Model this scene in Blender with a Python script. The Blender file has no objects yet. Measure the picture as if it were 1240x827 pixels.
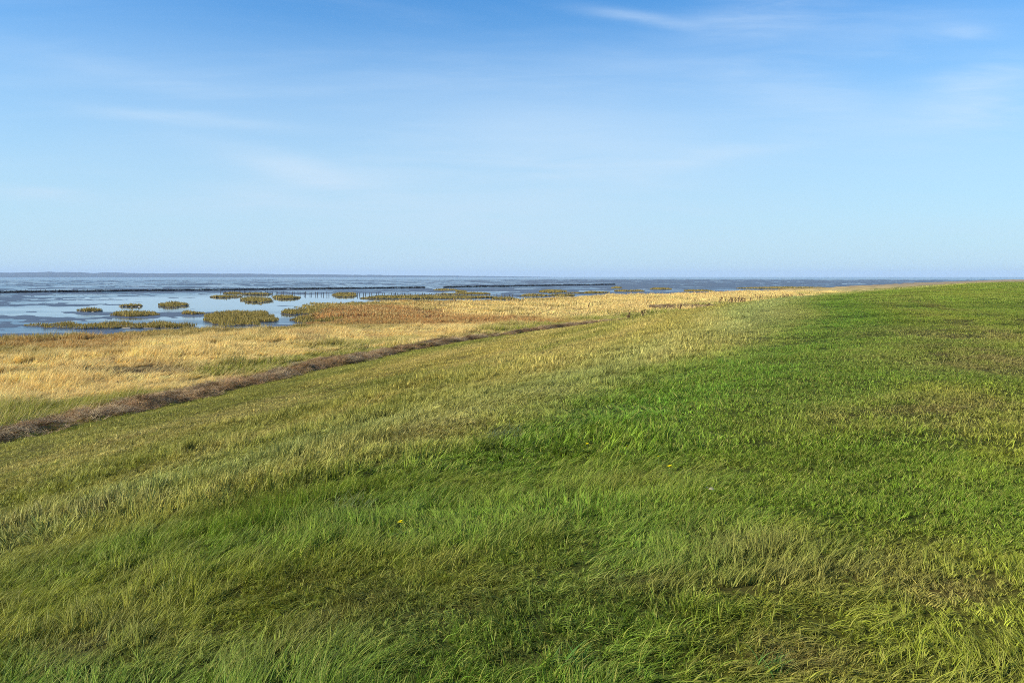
import bpy, math, random
import numpy as np
R = math.radians
C = bpy.context.scene.collection
sc = bpy.context.scene

# ------------------------------------------------------------------ camera
EYE = 6.5
PITCH = math.atan(78.5 / 930)
cam = bpy.data.cameras.new('camera'); cam.lens = 27; cam.sensor_width = 36
cam.clip_start = 0.05; cam.clip_end = 40000
co = bpy.data.objects.new('camera', cam); C.objects.link(co)
co.location = (0, 0, EYE); co.rotation_euler = (math.pi / 2 - PITCH, 0, 0)
sc.camera = co

# ------------------------------------------------------------------ light
SUN_AZ, SUN_EL = R(-108), R(31)        # azimuth measured from +Y towards +X
w = bpy.data.worlds.new('World'); sc.world = w; w.use_nodes = True
nt = w.node_tree; N = nt.nodes; L = nt.links; N.clear()
out = N.new('ShaderNodeOutputWorld'); bg = N.new('ShaderNodeBackground')
sky = N.new('ShaderNodeTexSky'); sky.sky_type = 'NISHITA'; sky.sun_disc = False
sky.sun_elevation = SUN_EL; sky.sun_rotation = SUN_AZ
sky.altitude = 0; sky.air_density = 1.0; sky.dust_density = 0.35; sky.ozone_density = 2.6
bg.inputs['Strength'].default_value = 0.086


def wmath(op, a, b=None, c=None, clamp=False):
    n = N.new('ShaderNodeMath'); n.operation = op; n.use_clamp = clamp
    for i, v in enumerate((a, b, c)):
        if v is None: continue
        if isinstance(v, (int, float)): n.inputs[i].default_value = v
        else: L.new(v, n.inputs[i])
    return n.outputs[0]


tc = N.new('ShaderNodeTexCoord'); sx = N.new('ShaderNodeSeparateXYZ'); L.new(tc.outputs['Generated'], sx.inputs[0])
zc = wmath('MAXIMUM', sx.outputs[2], 0.0)
zz = wmath('ADD', zc, 0.10)
cx = wmath('DIVIDE', sx.outputs[0], zz); cy = wmath('DIVIDE', sx.outputs[1], zz)
cmb = N.new('ShaderNodeCombineXYZ'); L.new(cx, cmb.inputs[0]); L.new(cy, cmb.inputs[1])


def cirrus(rot, scl, loc, scale, detail, lo, hi, dist=0.6, rough=0.55):
    mp = N.new('ShaderNodeMapping'); mp.inputs['Rotation'].default_value = (0, 0, R(rot))
    mp.inputs['Scale'].default_value = scl; mp.inputs['Location'].default_value = loc
    L.new(cmb.outputs[0], mp.inputs[0])
    n = N.new('ShaderNodeTexNoise'); n.inputs['Scale'].default_value = scale; n.inputs['Detail'].default_value = detail
    n.inputs['Roughness'].default_value = rough; n.inputs['Distortion'].default_value = dist
    L.new(mp.outputs[0], n.inputs['Vector'])
    r = N.new('ShaderNodeMapRange'); r.interpolation_type = 'SMOOTHSTEP'
    r.inputs['From Min'].default_value = lo; r.inputs['From Max'].default_value = hi
    L.new(n.outputs['Fac'], r.inputs['Value'])
    return r.outputs[0]


veil = cirrus(-35, (0.45, 1, 1), (3.1, 1.2, 0), 0.6, 6, 0.36, 0.80, 0.6)
wisp = cirrus(-30, (0.30, 1, 1), (7.7, 4.4, 0), 1.5, 10, 0.48, 0.88, 1.2, 0.60)
wisp2 = cirrus(42, (0.30, 1, 1), (5.3, 2.4, 0), 1.2, 10, 0.48, 0.88, 1.2, 0.60)
cl = wmath('ADD', wmath('MULTIPLY', veil, 0.16), wmath('MULTIPLY', wisp, 0.14))
cl = wmath('ADD', cl, wmath('MULTIPLY', wisp2, 0.12), clamp=True)
# thin high veil is thicker to look through low down
low = N.new('ShaderNodeMapRange'); low.inputs['From Min'].default_value = 0.0; low.inputs['From Max'].default_value = 0.42
low.inputs['To Min'].default_value = 0.88; low.inputs['To Max'].default_value = 0.0; low.interpolation_type = 'SMOOTHSTEP'
L.new(zc, low.inputs['Value'])
# single cirrus streaks by bearing and height, plus a veil brightening the centre
yp = wmath('MAXIMUM', sx.outputs[1], 0.02)
su = wmath('DIVIDE', sx.outputs[0], yp); sv = wmath('DIVIDE', sx.outputs[2], yp)
cs = N.new('ShaderNodeCombineXYZ'); L.new(su, cs.inputs[0]); L.new(sv, cs.inputs[1])
fibre = None
for rot_, seed_ in ((-8, 1.0), (14, 5.0)):
    mp_ = N.new('ShaderNodeMapping'); mp_.inputs['Rotation'].default_value = (0, 0, R(rot_)); mp_.inputs['Scale'].default_value = (3.0, 22.0, 1)
    mp_.inputs['Location'].default_value = (seed_, seed_ * 2, 0); L.new(cs.outputs[0], mp_.inputs[0])
    nn_ = N.new('ShaderNodeTexNoise'); nn_.inputs['Scale'].default_value = 1.6; nn_.inputs['Detail'].default_value = 8
    nn_.inputs['Roughness'].default_value = .6; nn_.inputs['Distortion'].default_value = .7; L.new(mp_.outputs[0], nn_.inputs['Vector'])
    fibre = (fibre or []) + [nn_.outputs['Fac']]


def uv(px, py):
    u = (px - 620) / 930; v = (413.5 - py) / 930
    y = math.cos(PITCH) + v * math.sin(PITCH); z = -math.sin(PITCH) + v * math.cos(PITCH)
    return u / y, z / y


for (a0, a1, b0, b1, wd_, st_, fi) in (
        (700, 10, 840, 30, 7, .30, 0), (830, 34, 1010, 8, 24, .30, 1), (1140, 34, 1205, 40, 8, .20, 0), (100, 131, 340, 154, 7, .34, 0),
        (255, 178, 470, 232, 15, .50, 0), (-20, 231, 110, 241, 9, .48, 0), (730, 208, 990, 172, 9, .20, 1), (1100, 145, 1260, 95, 34, .44, 1),
        (330, 290, 900, 215, 80, .34, 1), (850, 90, 1100, 150, 30, .28, 0), (270, 234, 400, 250, 8, .24, 0), (0, 60, 280, 110, 20, .14, 0),  # leading broad veil is added to brighten mid-sky
        (420, 250, 760, 290, 30, .20, 0), (480, 130, 860, 200, 60, .22, 0), (120, 260, 520, 200, 30, .24, 1), (640, 60, 900, 100, 24, .12, 0), (900, 60, 1240, 20, 30, .16, 1)):
    (u0, v0), (u1, v1) = uv(a0, a1), uv(b0, b1)
    ln_ = math.hypot(u1 - u0, v1 - v0); ca_, sa_ = (u1 - u0) / ln_, (v1 - v0) / ln_
    mu, mv = (u0 + u1) / 2, (v0 + v1) / 2
    du = wmath('SUBTRACT', su, mu); dv = wmath('SUBTRACT', sv, mv)
    al = wmath('ADD', wmath('MULTIPLY', du, ca_), wmath('MULTIPLY', dv, sa_))
    ac = wmath('SUBTRACT', wmath('MULTIPLY', dv, ca_), wmath('MULTIPLY', du, sa_))
    al = wmath('DIVIDE', al, ln_ * .5); ac = wmath('DIVIDE', ac, wd_ / 930)
    ac = wmath('ADD', ac, wmath('MULTIPLY', wmath('SUBTRACT', fibre[1 - fi], .5), 2.2))
    q = wmath('ADD', wmath('MULTIPLY', al, al), wmath('MULTIPLY', ac, ac))
    g_ = wmath('EXPONENT', wmath('MULTIPLY', q, -1.0))
    g_ = wmath('MULTIPLY', g_, wmath('MULTIPLY', wmath('ADD', fibre[fi], -.12), st_ * 2.3))
    cl = wmath('ADD', cl, g_, clamp=True)
hs = N.new('ShaderNodeHueSaturation'); hs.inputs['Saturation'].default_value = 1.42
L.new(sky.outputs[0], hs.inputs['Color'])
tint = N.new('ShaderNodeMix'); tint.data_type = 'RGBA'; tint.blend_type = 'MULTIPLY'; tint.inputs['Factor'].default_value = 1
L.new(hs.outputs[0], tint.inputs['A']); tint.inputs['B'].default_value = (.74, 1.53, 1.75, 1)
mx = N.new('ShaderNodeMix'); mx.data_type = 'RGBA'
L.new(cl, mx.inputs['Factor']); L.new(tint.outputs['Result'], mx.inputs['A'])
mx.inputs['B'].default_value = (7.6, 8.9, 10.3, 1)
mx2 = N.new('ShaderNodeMix'); mx2.data_type = 'RGBA'
L.new(low.outputs[0], mx2.inputs['Factor']); L.new(mx.outputs['Result'], mx2.inputs['A']); mx2.inputs['B'].default_value = (5.2, 6.9, 8.5, 1)
L.new(mx2.outputs['Result'], bg.inputs['Color']); L.new(bg.outputs[0], out.inputs[0])

sd = bpy.data.lights.new('sun', 'SUN'); sd.energy = 5.0; sd.angle = R(0.53); sd.color = (1.0, 0.93, 0.82)
so = bpy.data.objects.new('sun', sd); C.objects.link(so)
so.rotation_euler = (math.pi / 2 - SUN_EL, 0, math.pi - SUN_AZ)
sc.view_settings.view_transform = 'Standard'; sc.view_settings.look = 'None'
sc.view_settings.exposure = 0.32; sc.view_settings.gamma = 1
sc.cycles.max_bounces = 6; sc.cycles.diffuse_bounces = 3; sc.cycles.glossy_bounces = 3
sc.cycles.transmission_bounces = 2; sc.cycles.transparent_max_bounces = 8; sc.cycles.volume_bounces = 1
sc.cycles.use_fast_gi = False
sc.cycles.use_denoising = False; sc.cycles.filter_width = 0.95

# ------------------------------------------------------------------ helpers
rng = np.random.default_rng(11)
random.seed(5)


def at(px, py, z):
    u = (px - 620) / 930; v = (413.5 - py) / 930
    y = math.cos(PITCH) + v * math.sin(PITCH); zr = -math.sin(PITCH) + v * math.cos(PITCH)
    k = (z - EYE) / zr
    return u * k, y * k


def tag(o, label=None, cat=None, group=None, kind=None):
    if label: o['label'] = label
    if cat: o['category'] = cat
    if group: o['group'] = group
    if kind: o['kind'] = kind
    return o


def hash2(ix, iy, seed):
    h = (ix.astype(np.int64) * 374761393 + iy.astype(np.int64) * 668265263 + seed * 1442695041) & 0xffffffff
    h = ((h ^ (h >> 13)) * 1274126177) & 0xffffffff
    return ((h ^ (h >> 16)) & 0xffffff) / 16777215.0


def vn(x, y, seed=0):
    x = np.asarray(x, float); y = np.asarray(y, float)
    ix = np.floor(x); iy = np.floor(y); fx = x - ix; fy = y - iy
    fx = fx * fx * fx * (fx * (fx * 6 - 15) + 10); fy = fy * fy * fy * (fy * (fy * 6 - 15) + 10)
    a = hash2(ix, iy, seed); b = hash2(ix + 1, iy, seed); c = hash2(ix, iy + 1, seed); d = hash2(ix + 1, iy + 1, seed)
    return (a + (b - a) * fx) * (1 - fy) + (c + (d - c) * fx) * fy


def fbm(x, y, s, octv=4, seed=0, gain=0.5):
    """0..1, mean .5, feature size s metres"""
    v = 0; a = 1; t = 0; ca, sa = math.cos(0.6), math.sin(0.6)
    x = np.asarray(x, float) / s; y = np.asarray(y, float) / s
    for k in range(octv):
        v = v + a * vn(x, y, seed + k * 17); t += a; a *= gain
        x, y = (x * ca - y * sa) * 2.03 + 5.3, (x * sa + y * ca) * 2.03 + 1.7
    return v / t


def ss(a, b, x):
    t = np.clip((x - a) / (b - a), 0, 1)
    return t * t * (3 - 2 * t)


def lerp(a, b, w_):
    w_ = np.asarray(w_)[..., None]
    return a * (1 - w_) + np.asarray(b) * w_


# ------------------------------------------------------------------ shape of the land
TY = np.array([-3000, -60, 0, 27, 34, 42, 51, 63, 73, 86, 129, 258, 543, 905, 1700, 6000, 14000.])
TX = np.array([-900, -45, -27.5, -18.6, -16.8, -14.5, -11.8, -7.4, -2.4, 5.0, 30, 106, 296, 600, 1400, 6500, 16000.])
_Y = np.linspace(-3000, 14000, 34001)
_X = np.interp(_Y, TY, TX)
_k = np.exp(-0.5 * (np.arange(-24, 25) / 9) ** 2); _k /= _k.sum()
_X = np.convolve(np.pad(_X, 24, mode='edge'), _k, mode='valid')
_C = np.cos(np.arctan(np.gradient(_X, _Y)))
_C = np.convolve(np.pad(_C, 60, mode='edge'), np.ones(121) / 121, mode='valid')


def toe_t(x, y):
    return (x - np.interp(y, _Y, _X)) * np.interp(y, _Y, _C)


SY = np.array([-3000, 0, 40, 58, 72, 79, 86, 92, 105, 125, 146, 166, 178, 186, 193, 212, 232, 250, 275, 330, 440, 750, 1500, 6000, 14000.])
SX = np.array([-1300, -73, -59, -53, -48.6, -44, -38, -29, -27, -29.6, -34, -37, -34, -24, -4.2, 3, 10, 32, 68, 99, 179, 386, 960, 4600, 12000.])


def shore_d(x, y):
    """metres landward of the water's edge"""
    n = (fbm(x, y, 9, 3, 41) - .5) * 9 + (fbm(x, y, 2.2, 2, 43) - .5) * 1.6
    sxx = np.interp(y, SY, SX)
    n = n * np.clip(np.abs(y) / 70, .8, 3.0)
    return (x - sxx) * 0.8 + n


def dike_w(y):
    return np.interp(y, [0, 60, 100, 150, 200, 300, 500, 1200], [26, 28, 32, 36, 42, 50, 60, 60])


def wrack_w(x, y):
    t = toe_t(x, y)
    c = 0.2 + (fbm(y, x * 0, 14, 2, 77) - .5) * 1.6 + (fbm(y, x * 0 + 7, 3.5, 2, 78) - .5) * .9
    wd = .55 + 1.1 * ss(.3, .7, fbm(y, x * 0 + 3, 4.5, 2, 81))
    a = ss(wd + 1.0, wd - .3, np.abs(t - c)) * ss(.36, .54, fbm(x, y, 1.0, 4, 79, .65) + .10 * (fbm(x, y, 7, 2, 80) > .45))
    a = a * ss(110, 84, y)
    px, py = at(825, 371, .8)
    b = ss(1.25, .55, np.hypot((x - px) / 9, (y - py) / 7))
    return np.clip(a + b * .9, 0, 1)


def ground_z(x, y):
    x = np.asarray(x, float); y = np.asarray(y, float)
    t = toe_t(x, y); d = shore_d(x, y)
    crest = 5.05 - 2.2 * ss(140, 520, y)
    W_ = dike_w(y)
    ramp = 0.62 + np.maximum(t, 0) * 0.172 * 26 / W_
    k = 1.2; h = np.maximum(k - np.abs(ramp - crest), 0) / k
    dike = np.minimum(ramp, crest) - h * h * k / 4
    dike = dike + ss(24, 34, t) * 0.10 * (fbm(x, y, 9, 3, 3) - .5) * 2
    land = np.maximum(1.0, crest - (t - W_ - 48) * 0.3)
    dike = np.minimum(dike, np.where(t > W_ + 48, land, 99))
    marsh = 0.45 + 0.17 * ss(-30, 0, t) + (fbm(x, y, 12, 4, 9) - .5) * .28
    bank = -0.1 + (marsh + .1) * ss(-0.6, 1.6, d)
    # tidal flat
    far = ss(350, 520, y) * ss(-120, 90, x - (y - 400) * .12) * 0.06
    pool = np.exp(-(((x + 66 + (y - 205) * .2) / 46) ** 2 + ((y - 205) / 62) ** 2)) * 0.30
    left = ss(150, 60, y) * .02
    st = .45 * fbm(x * .75 + y * .12, y, 26, 6, 21, .7) + .55 * fbm(x * .35 + y * .1, y, 8.5, 5, 24, .72)
    mud = 0.045 + far + left * 1.5 - pool + (st - .5) * 1.0 - .05 * ss(330, 480, y) * ss(60, -120, x)
    mud = mud - ss(1300, 3000, np.hypot(x, y)) * .5
    mud = np.clip(mud, -0.8, 0.05) + (fbm(x, y, 1.3, 2, 5) - .5) * .02
    z = np.where(t > 0, dike, np.where(d > -0.6, np.maximum(bank, mud), mud))
    z = z + 0.26 * wrack_w(x, y) * (0.3 + 1.3 * fbm(x, y, 1.1, 3, 6))
    # small unevenness of the turf
    z = z + ss(-2, 4, t) * ((fbm(x, y, 2.2, 2, 31, .3) - .5) * .12)
    return z


# base colours of the vegetation (real surface albedo, linear)
GREEN = np.array([.135, .210, .016]); DEEP = np.array([.085, .155, .014]); OLIVE = np.array([.215, .225, .020])
YELL = np.array([.40, .33, .075]); STRAW = np.array([.86, .61, .20]); RUSSET = np.array([.46, .205, .055])
CORD = np.array([.32, .24, .045]); BROWN = np.array([.20, .12, .055]); PALEG = np.array([.26, .30, .10])
MUD = np.array([.065, .055, .052]); WRACK = np.array([.33, .180, .070])
# worn / brownish patches seen in the turf: pixel, radius (m across, along), strength
PATCH = [((500, 690), .8, .5, .55), ((440, 640), .5, .5, .4), ((800, 700), .35, .22, .9), ((925, 715), .45, .3, .8), ((965, 795), .25, .2, 1.),
         ((90, 800), .55, .3, .7), ((690, 770), .4, .2, .5), ((780, 560), .7, .5, .3), ((1190, 445), 2.2, 2.6, .6), ((1130, 415), 2.2, 3.5, .45),
         ((1060, 690), .3, .2, .7), ((1150, 730), .35, .2, .6), ((1000, 710), .3, .15, .6), ((900, 660), .45, .35, .6), ((1100, 500), 1.5, 1.5, .3),
         ((1200, 520), 1.2, 1.0, .45), ((530, 478), 1.6, 1.2, .35), ((640, 640), .6, .4, .35), ((60, 585), 1.6, .8, .5), ((300, 720), .5, .3, .4)]


def zones(x, y):
    t = toe_t(x, y); d = shore_d(x, y)
    russet = ss(93, 99, y) * ss(0, 9, np.interp(x, [-42, -25, -8, 0, 9, 14], [130, 168, 128, 116, 106, 92]) - y + (fbm(x, y, 9, 3, 63) - .5) * 16)
    russet = russet * ss(-1, -8, t)
    return t, d, russet


def macro(x, y):
    """albedo of the vegetation at a place"""
    t, d, russet = zones(x, y)
    r = np.hypot(x, y)
    n1 = fbm(x, y, 7, 4, 101); n2 = fbm(x, y, 1.7, 4, 102); n3 = fbm(x, y, .5, 3, 103)
    # streaks that run along the dike
    s1 = fbm(t * 1.0, (y + .3 * x) * .16, 1.6, 4, 104)
    s2 = fbm(t * 1.0, (y + .3 * x) * .10, 4.5, 3, 105)
    # crest: mown green
    c = lerp(np.tile(GREEN, (len(x), 1)), OLIVE, np.clip(ss(.42, .66, s1 * .5 + n2 * .5) * .8 + ss(.5, .75, n3) * .25, 0, 1))
    c = lerp(c, DEEP, ss(.50, .70, s2 * .6 + n1 * .4) * .45)
    c = lerp(c, YELL * .8, ss(.58, .80, n2 * .6 + n3 * .4) * .45)
    # outer slope: yellowing
    tn = t * 26 / dike_w(y)
    T = np.interp(r, [4, 6, 7.5, 9, 19, 35], [15, 18, 20.5, 22.0, 25.0, 27.2])
    sl = ss(T + 1.3, T - 1.3, tn + (n1 - .5) * 2.4 + (n2 - .5) * 2.0)
    slope_c = lerp(np.tile(np.array([.42, .315, .070]), (len(x), 1)), np.array([.30, .262, .050]), ss(.36, .62, s2))
    slope_c = lerp(slope_c, OLIVE * .62, ss(.54, .70, fbm(t, (y + .3 * x) * .4, 3.2, 4, 108)) * .55)
    slope_c = lerp(slope_c, STRAW * .72, ss(.5, .75, s1) * .40)
    slope_c = lerp(slope_c, OLIVE * 1.1, ss(7, .5, t) * .55)
    slope_c = lerp(slope_c, OLIVE * 1.0, ss(22, 8, r) * .6)
    c = lerp(c, slope_c, sl * .97)
    # lush strip just inside the shoulder, yellower further in
    c = lerp(c, np.array([.100, .205, .013]), np.exp(-((tn - T - 1.9) / 1.6) ** 2) * ss(6, 10, r) * ss(110, 40, r) * (.35 + .6 * ss(.35, .6, n2)))
    c = lerp(c, np.array([.150, .200, .022]), ss(28, 33, tn) * ss(5, 9, r) * .45)
    # pale band on the shoulder: long grass plus painted light on the sun-facing slope
    tr = np.exp(-((tn - 31.2) / .35) ** 2) + np.exp(-((tn - 33.1) / .35) ** 2) + .5 * np.exp(-((tn - 38.5) / .5) ** 2)
    c = lerp(c, lerp(np.tile(OLIVE * .8, (len(x), 1)), BROWN, n2), np.clip(tr * ss(3, 7, r) * (n1 * 1.5) * .6, 0, .7))
    strip = np.tanh(2.5 * np.sin(tn * 2 * math.pi / 3.4 + (n1 - .5) * 1.5))
    c = c * (1 + .09 * strip * ss(T + 1, T + 4, tn) * ss(4, 9, r))[:, None]
    sh = np.exp(-((tn - T + 2.4) / 2.2) ** 2) * ss(6, 12, r) * (.5 + .5 * ss(.35, .6, s2))
    c = lerp(c, PALEG * 1.15, sh * .6)  # lightens the sun-facing shoulder in the grass colour
    # near field, darker mixed turf
    c = lerp(c, lerp(np.tile(DEEP * 1.2, (len(x), 1)), OLIVE * .85, ss(.40, .62, n2 * .65 + n1 * .35)), ss(9.5, 5.0, r) * ss(1.8, .2, x / np.maximum(y, .5) * 4) * .65)
    for (px, py), ra, rb, st in PATCH:
        qx, qy = at(px, py, 4.8 if px > 200 else 4.3)
        g = np.exp(-(((x - qx) / ra) ** 2 + ((y - qy) / rb) ** 2)) * (.35 + 1.1 * n3) * (.62 if py > 540 else 1)
        c = lerp(c, lerp(np.tile(YELL * .75, (len(x), 1)), BROWN * 1.25, ss(.35, .6, n3)), np.clip(g * st, 0, 1))
    # marsh
    m = lerp(np.tile(STRAW, (len(x), 1)), YELL * .9, ss(.52, .72, fbm(x, y, 5, 4, 111)) * .7)
    m = lerp(m, STRAW * 1.12, ss(.5, .7, fbm(x, y, 2.5, 3, 112)) * .6)
    m = lerp(m, BROWN * 1.5, ss(.56, .72, fbm(x + y * .3, y, 3.0, 4, 119)) * .55)
    m = lerp(m, OLIVE * 1.25, np.clip(ss(-15, -1, t) * ss(.38, .60, fbm(t, y * .4, 4, 4, 113)) * 1.2, 0, 1))
    m = lerp(m, CORD, ss(17, 6, d + (fbm(x, y, 8, 3, 66) - .5) * 12) * ss(260, 180, y) * .9)
    m = lerp(m, RUSSET * 1.1, russet * (.65 + .35 * ss(.35, .6, fbm(x, y, 2.2, 3, 115))))
    m = lerp(m, RUSSET * 1.15, ss(9, 3, np.abs(d - 6)) * ss(.45, .6, fbm(x, y, 10, 3, 116)) * .55)
    for (px, py), ra, rb in (((150, 443), 4.2, 2.2), ((205, 446), 1.5, .9)):
        qx, qy = at(px, py, .9)
        m = lerp(m, BROWN * .9, np.exp(-(((x - qx) / ra) ** 2 + ((y - qy) / rb) ** 2) * 1.2) * .9)
    m = lerp(m, np.array([.42, .30, .17]), ss(300, 700, r) * .8)
    c = lerp(m, c, ss(-.4, .6, t))
    return c


# ------------------------------------------------------------------ materials
def newmat(name):
    m = bpy.data.materials.new(name); m.use_nodes = True
    return m, m.node_tree, m.node_tree.nodes, m.node_tree.links


def mnode(nt_, op, a, b=None, clamp=False):
    n = nt_.nodes.new('ShaderNodeMath'); n.operation = op; n.use_clamp = clamp
    for i, v in enumerate((a, b)):
        if v is None: continue
        if isinstance(v, (int, float)): n.inputs[i].default_value = v
        else: nt_.links.new(v, n.inputs[i])
    return n.outputs[0]


def blade_mat(name, src='INSTANCER', dry=(.42, .33, .15), dryness=.25, transl=.26, color=None, lo=.16, hi=2.25, rough=.5):
    m, nt_, n, l = newmat(name)
    p = n['Principled BSDF']; o = n['Material Output']
    if color is None:
        a = n.new('ShaderNodeAttribute'); a.attribute_type = src; a.attribute_name = 'col'; base = a.outputs['Color']
    else:
        a = n.new('ShaderNodeRGB'); a.outputs[0].default_value = (*color, 1); base = a.outputs[0]
    b = n.new('ShaderNodeAttribute'); b.attribute_type = 'GEOMETRY'; b.attribute_name = 'blade'
    sp = n.new('ShaderNodeSeparateColor'); l.new(b.outputs['Color'], sp.inputs[0])
    mr = n.new('ShaderNodeMapRange'); mr.inputs['To Min'].default_value = lo; mr.inputs['To Max'].default_value = hi
    l.new(sp.outputs[0], mr.inputs['Value'])
    mul = n.new('ShaderNodeMix'); mul.data_type = 'RGBA'; mul.blend_type = 'MULTIPLY'; mul.inputs['Factor'].default_value = 1
    l.new(base, mul.inputs['A']); l.new(mr.outputs[0], mul.inputs['B'])
    dm = n.new('ShaderNodeMix'); dm.data_type = 'RGBA'
    isdry = mnode(nt_, 'GREATER_THAN', sp.outputs[1], 1 - dryness)
    tip = mnode(nt_, 'MULTIPLY', mnode(nt_, 'POWER', sp.outputs[2], 2.5), .35)
    f = mnode(nt_, 'MAXIMUM', mnode(nt_, 'MULTIPLY', isdry, .75), tip)
    l.new(f, dm.inputs['Factor']); l.new(mul.outputs['Result'], dm.inputs['A']); dm.inputs['B'].default_value = (*dry, 1)
    l.new(dm.outputs['Result'], p.inputs['Base Color'])
    p.inputs['Roughness'].default_value = rough; p.inputs['Specular IOR Level'].default_value = .12
    tr = n.new('ShaderNodeBsdfTranslucent'); l.new(dm.outputs['Result'], tr.inputs['Color'])
    ms = n.new('ShaderNodeMixShader'); ms.inputs[0].default_value = transl
    l.new(p.outputs[0], ms.inputs[1]); l.new(tr.outputs[0], ms.inputs[2]); l.new(ms.outputs[0], o.inputs[0])
    return m


def plain_mat(name, c, rough=.7, noise=None, spec=.3, var=.35):
    m, nt_, n, l = newmat(name); p = n['Principled BSDF']
    p.inputs['Roughness'].default_value = rough; p.inputs['Specular IOR Level'].default_value = spec
    if noise:
        g = n.new('ShaderNodeNewGeometry'); t = n.new('ShaderNodeTexNoise'); t.inputs['Scale'].default_value = noise
        t.inputs['Detail'].default_value = 5; l.new(g.outputs['Position'], t.inputs['Vector'])
        r = n.new('ShaderNodeMix'); r.data_type = 'RGBA'; l.new(t.outputs['Fac'], r.inputs['Factor'])
        r.inputs['A'].default_value = (*[v * (1 - var) for v in c], 1); r.inputs['B'].default_value = (*[min(1, v * (1 + var)) for v in c], 1)
        l.new(r.outputs['Result'], p.inputs['Base Color'])
    else: p.inputs['Base Color'].default_value = (*c, 1)
    return m


GRASS = blade_mat('grass_blades', dry=(.44, .40, .085), dryness=.15)
STRAWM = blade_mat('straw_blades', dry=(.80, .60, .22), dryness=.30, transl=.28, lo=.40, hi=1.55)
DEBRIS = blade_mat('wrack_straw', dry=(.55, .40, .17), dryness=.20, transl=.05, lo=.45, hi=1.7)
ISLE = blade_mat('cordgrass_blades', dry=(.34, .27, .09), dryness=.3, transl=.3, color=(.38, .27, .055), lo=.30, hi=1.65)


def ground_mat():
    m, nt_, n, l = newmat('ground'); p = n['Principled BSDF']
    a = n.new('ShaderNodeAttribute'); a.attribute_name = 'col'
    k = n.new('ShaderNodeAttribute'); k.attribute_name = 'wet'
    g = n.new('ShaderNodeNewGeometry')
    n1 = n.new('ShaderNodeTexNoise'); n1.inputs['Scale'].default_value = 9; n1.inputs['Detail'].default_value = 8; n1.inputs['Roughness'].default_value = .7
    l.new(g.outputs['Position'], n1.inputs['Vector'])
    n2 = n.new('ShaderNodeTexNoise'); n2.inputs['Scale'].default_value = .7; n2.inputs['Detail'].default_value = 9; n2.inputs['Roughness'].default_value = .75
    l.new(g.outputs['Position'], n2.inputs['Vector'])
    s = mnode(nt_, 'ADD', mnode(nt_, 'MULTIPLY', n1.outputs['Fac'], 1.2), mnode(nt_, 'MULTIPLY', n2.outputs['Fac'], .9))
    s = mnode(nt_, 'SUBTRACT', s, .12)
    mul = n.new('ShaderNodeMix'); mul.data_type = 'RGBA'; mul.blend_type = 'MULTIPLY'; mul.inputs['Factor'].default_value = 1
    l.new(a.outputs['Color'], mul.inputs['A']); l.new(s, mul.inputs['B'])
    l.new(mul.outputs['Result'], p.inputs['Base Color'])
    mr = n.new('ShaderNodeMapRange'); mr.inputs['To Min'].default_value = .85; mr.inputs['To Max'].default_value = .38
    l.new(k.outputs['Fac'], mr.inputs['Value']); l.new(mr.outputs[0], p.inputs['Roughness'])
    l.new(mnode(nt_, 'ADD', mnode(nt_, 'MULTIPLY', k.outputs['Fac'], .4), .03), p.inputs['Specular IOR Level'])
    b = n.new('ShaderNodeBump'); b.inputs['Strength'].default_value = .6; b.inputs['Distance'].default_value = .05
    l.new(n1.outputs['Fac'], b.inputs['Height']); l.new(b.outputs[0], p.inputs['Normal'])
    return m


def water_mat():
    m, nt_, n, l = newmat('water'); p = n['Principled BSDF']
    p.inputs['Base Color'].default_value = (.02, .06, .10, 1); p.inputs['IOR'].default_value = 1.33
    g = n.new('ShaderNodeNewGeometry')
    n0 = n.new('ShaderNodeTexNoise'); n0.inputs['Scale'].default_value = .035; n0.inputs['Detail'].default_value = 6; n0.inputs['Roughness'].default_value = .6
    mp = n.new('ShaderNodeMapping'); mp.inputs['Scale'].default_value = (.6, 1.0, 1); l.new(g.outputs['Position'], mp.inputs[0]); l.new(mp.outputs[0], n0.inputs['Vector'])
    # ruffled by wind in streaks, smooth in the sheltered pool
    at_ = n.new('ShaderNodeAttribute'); at_.attribute_name = 'calm'
    r = n.new('ShaderNodeMapRange'); r.interpolation_type = 'SMOOTHSTEP'; r.inputs['From Min'].default_value = .40; r.inputs['From Max'].default_value = .58
    r.inputs['To Min'].default_value = .12; r.inputs['To Max'].default_value = 1.0; l.new(n0.outputs['Fac'], r.inputs['Value'])
    ruf = mnode(nt_, 'MULTIPLY', r.outputs[0], mnode(nt_, 'SUBTRACT', 1.0, at_.outputs['Fac'], True))
    w1 = n.new('ShaderNodeTexNoise'); w1.inputs['Scale'].default_value = 3.2; w1.inputs['Detail'].default_value = 4; l.new(g.outputs['Position'], w1.inputs['Vector'])
    bp = n.new('ShaderNodeBump'); bp.inputs['Distance'].default_value = .05
    l.new(mnode(nt_, 'MULTIPLY', ruf, .9), bp.inputs['Strength']); l.new(w1.outputs['Fac'], bp.inputs['Height']); l.new(bp.outputs[0], p.inputs['Normal'])
    l.new(mnode(nt_, 'ADD', mnode(nt_, 'MULTIPLY', ruf, .22), .03), p.inputs['Roughness'])
    return m


# ------------------------------------------------------------------ ground sheet and water
def polar(rings, thetas):
    rr, th = np.meshgrid(rings, thetas, indexing='ij')
    x = rr * np.sin(th); y = rr * np.cos(th)
    nr, nth = rr.shape
    i = np.arange(nr - 1)[:, None] * nth; j = np.arange(nth)[None, :]; j2 = (j + 1) % nth
    q = np.stack([i + j, i + nth + j, i + nth + j2, i + j2], -1).reshape(-1, 4)
    return x.ravel(), y.ravel(), q[:, ::-1]


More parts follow.
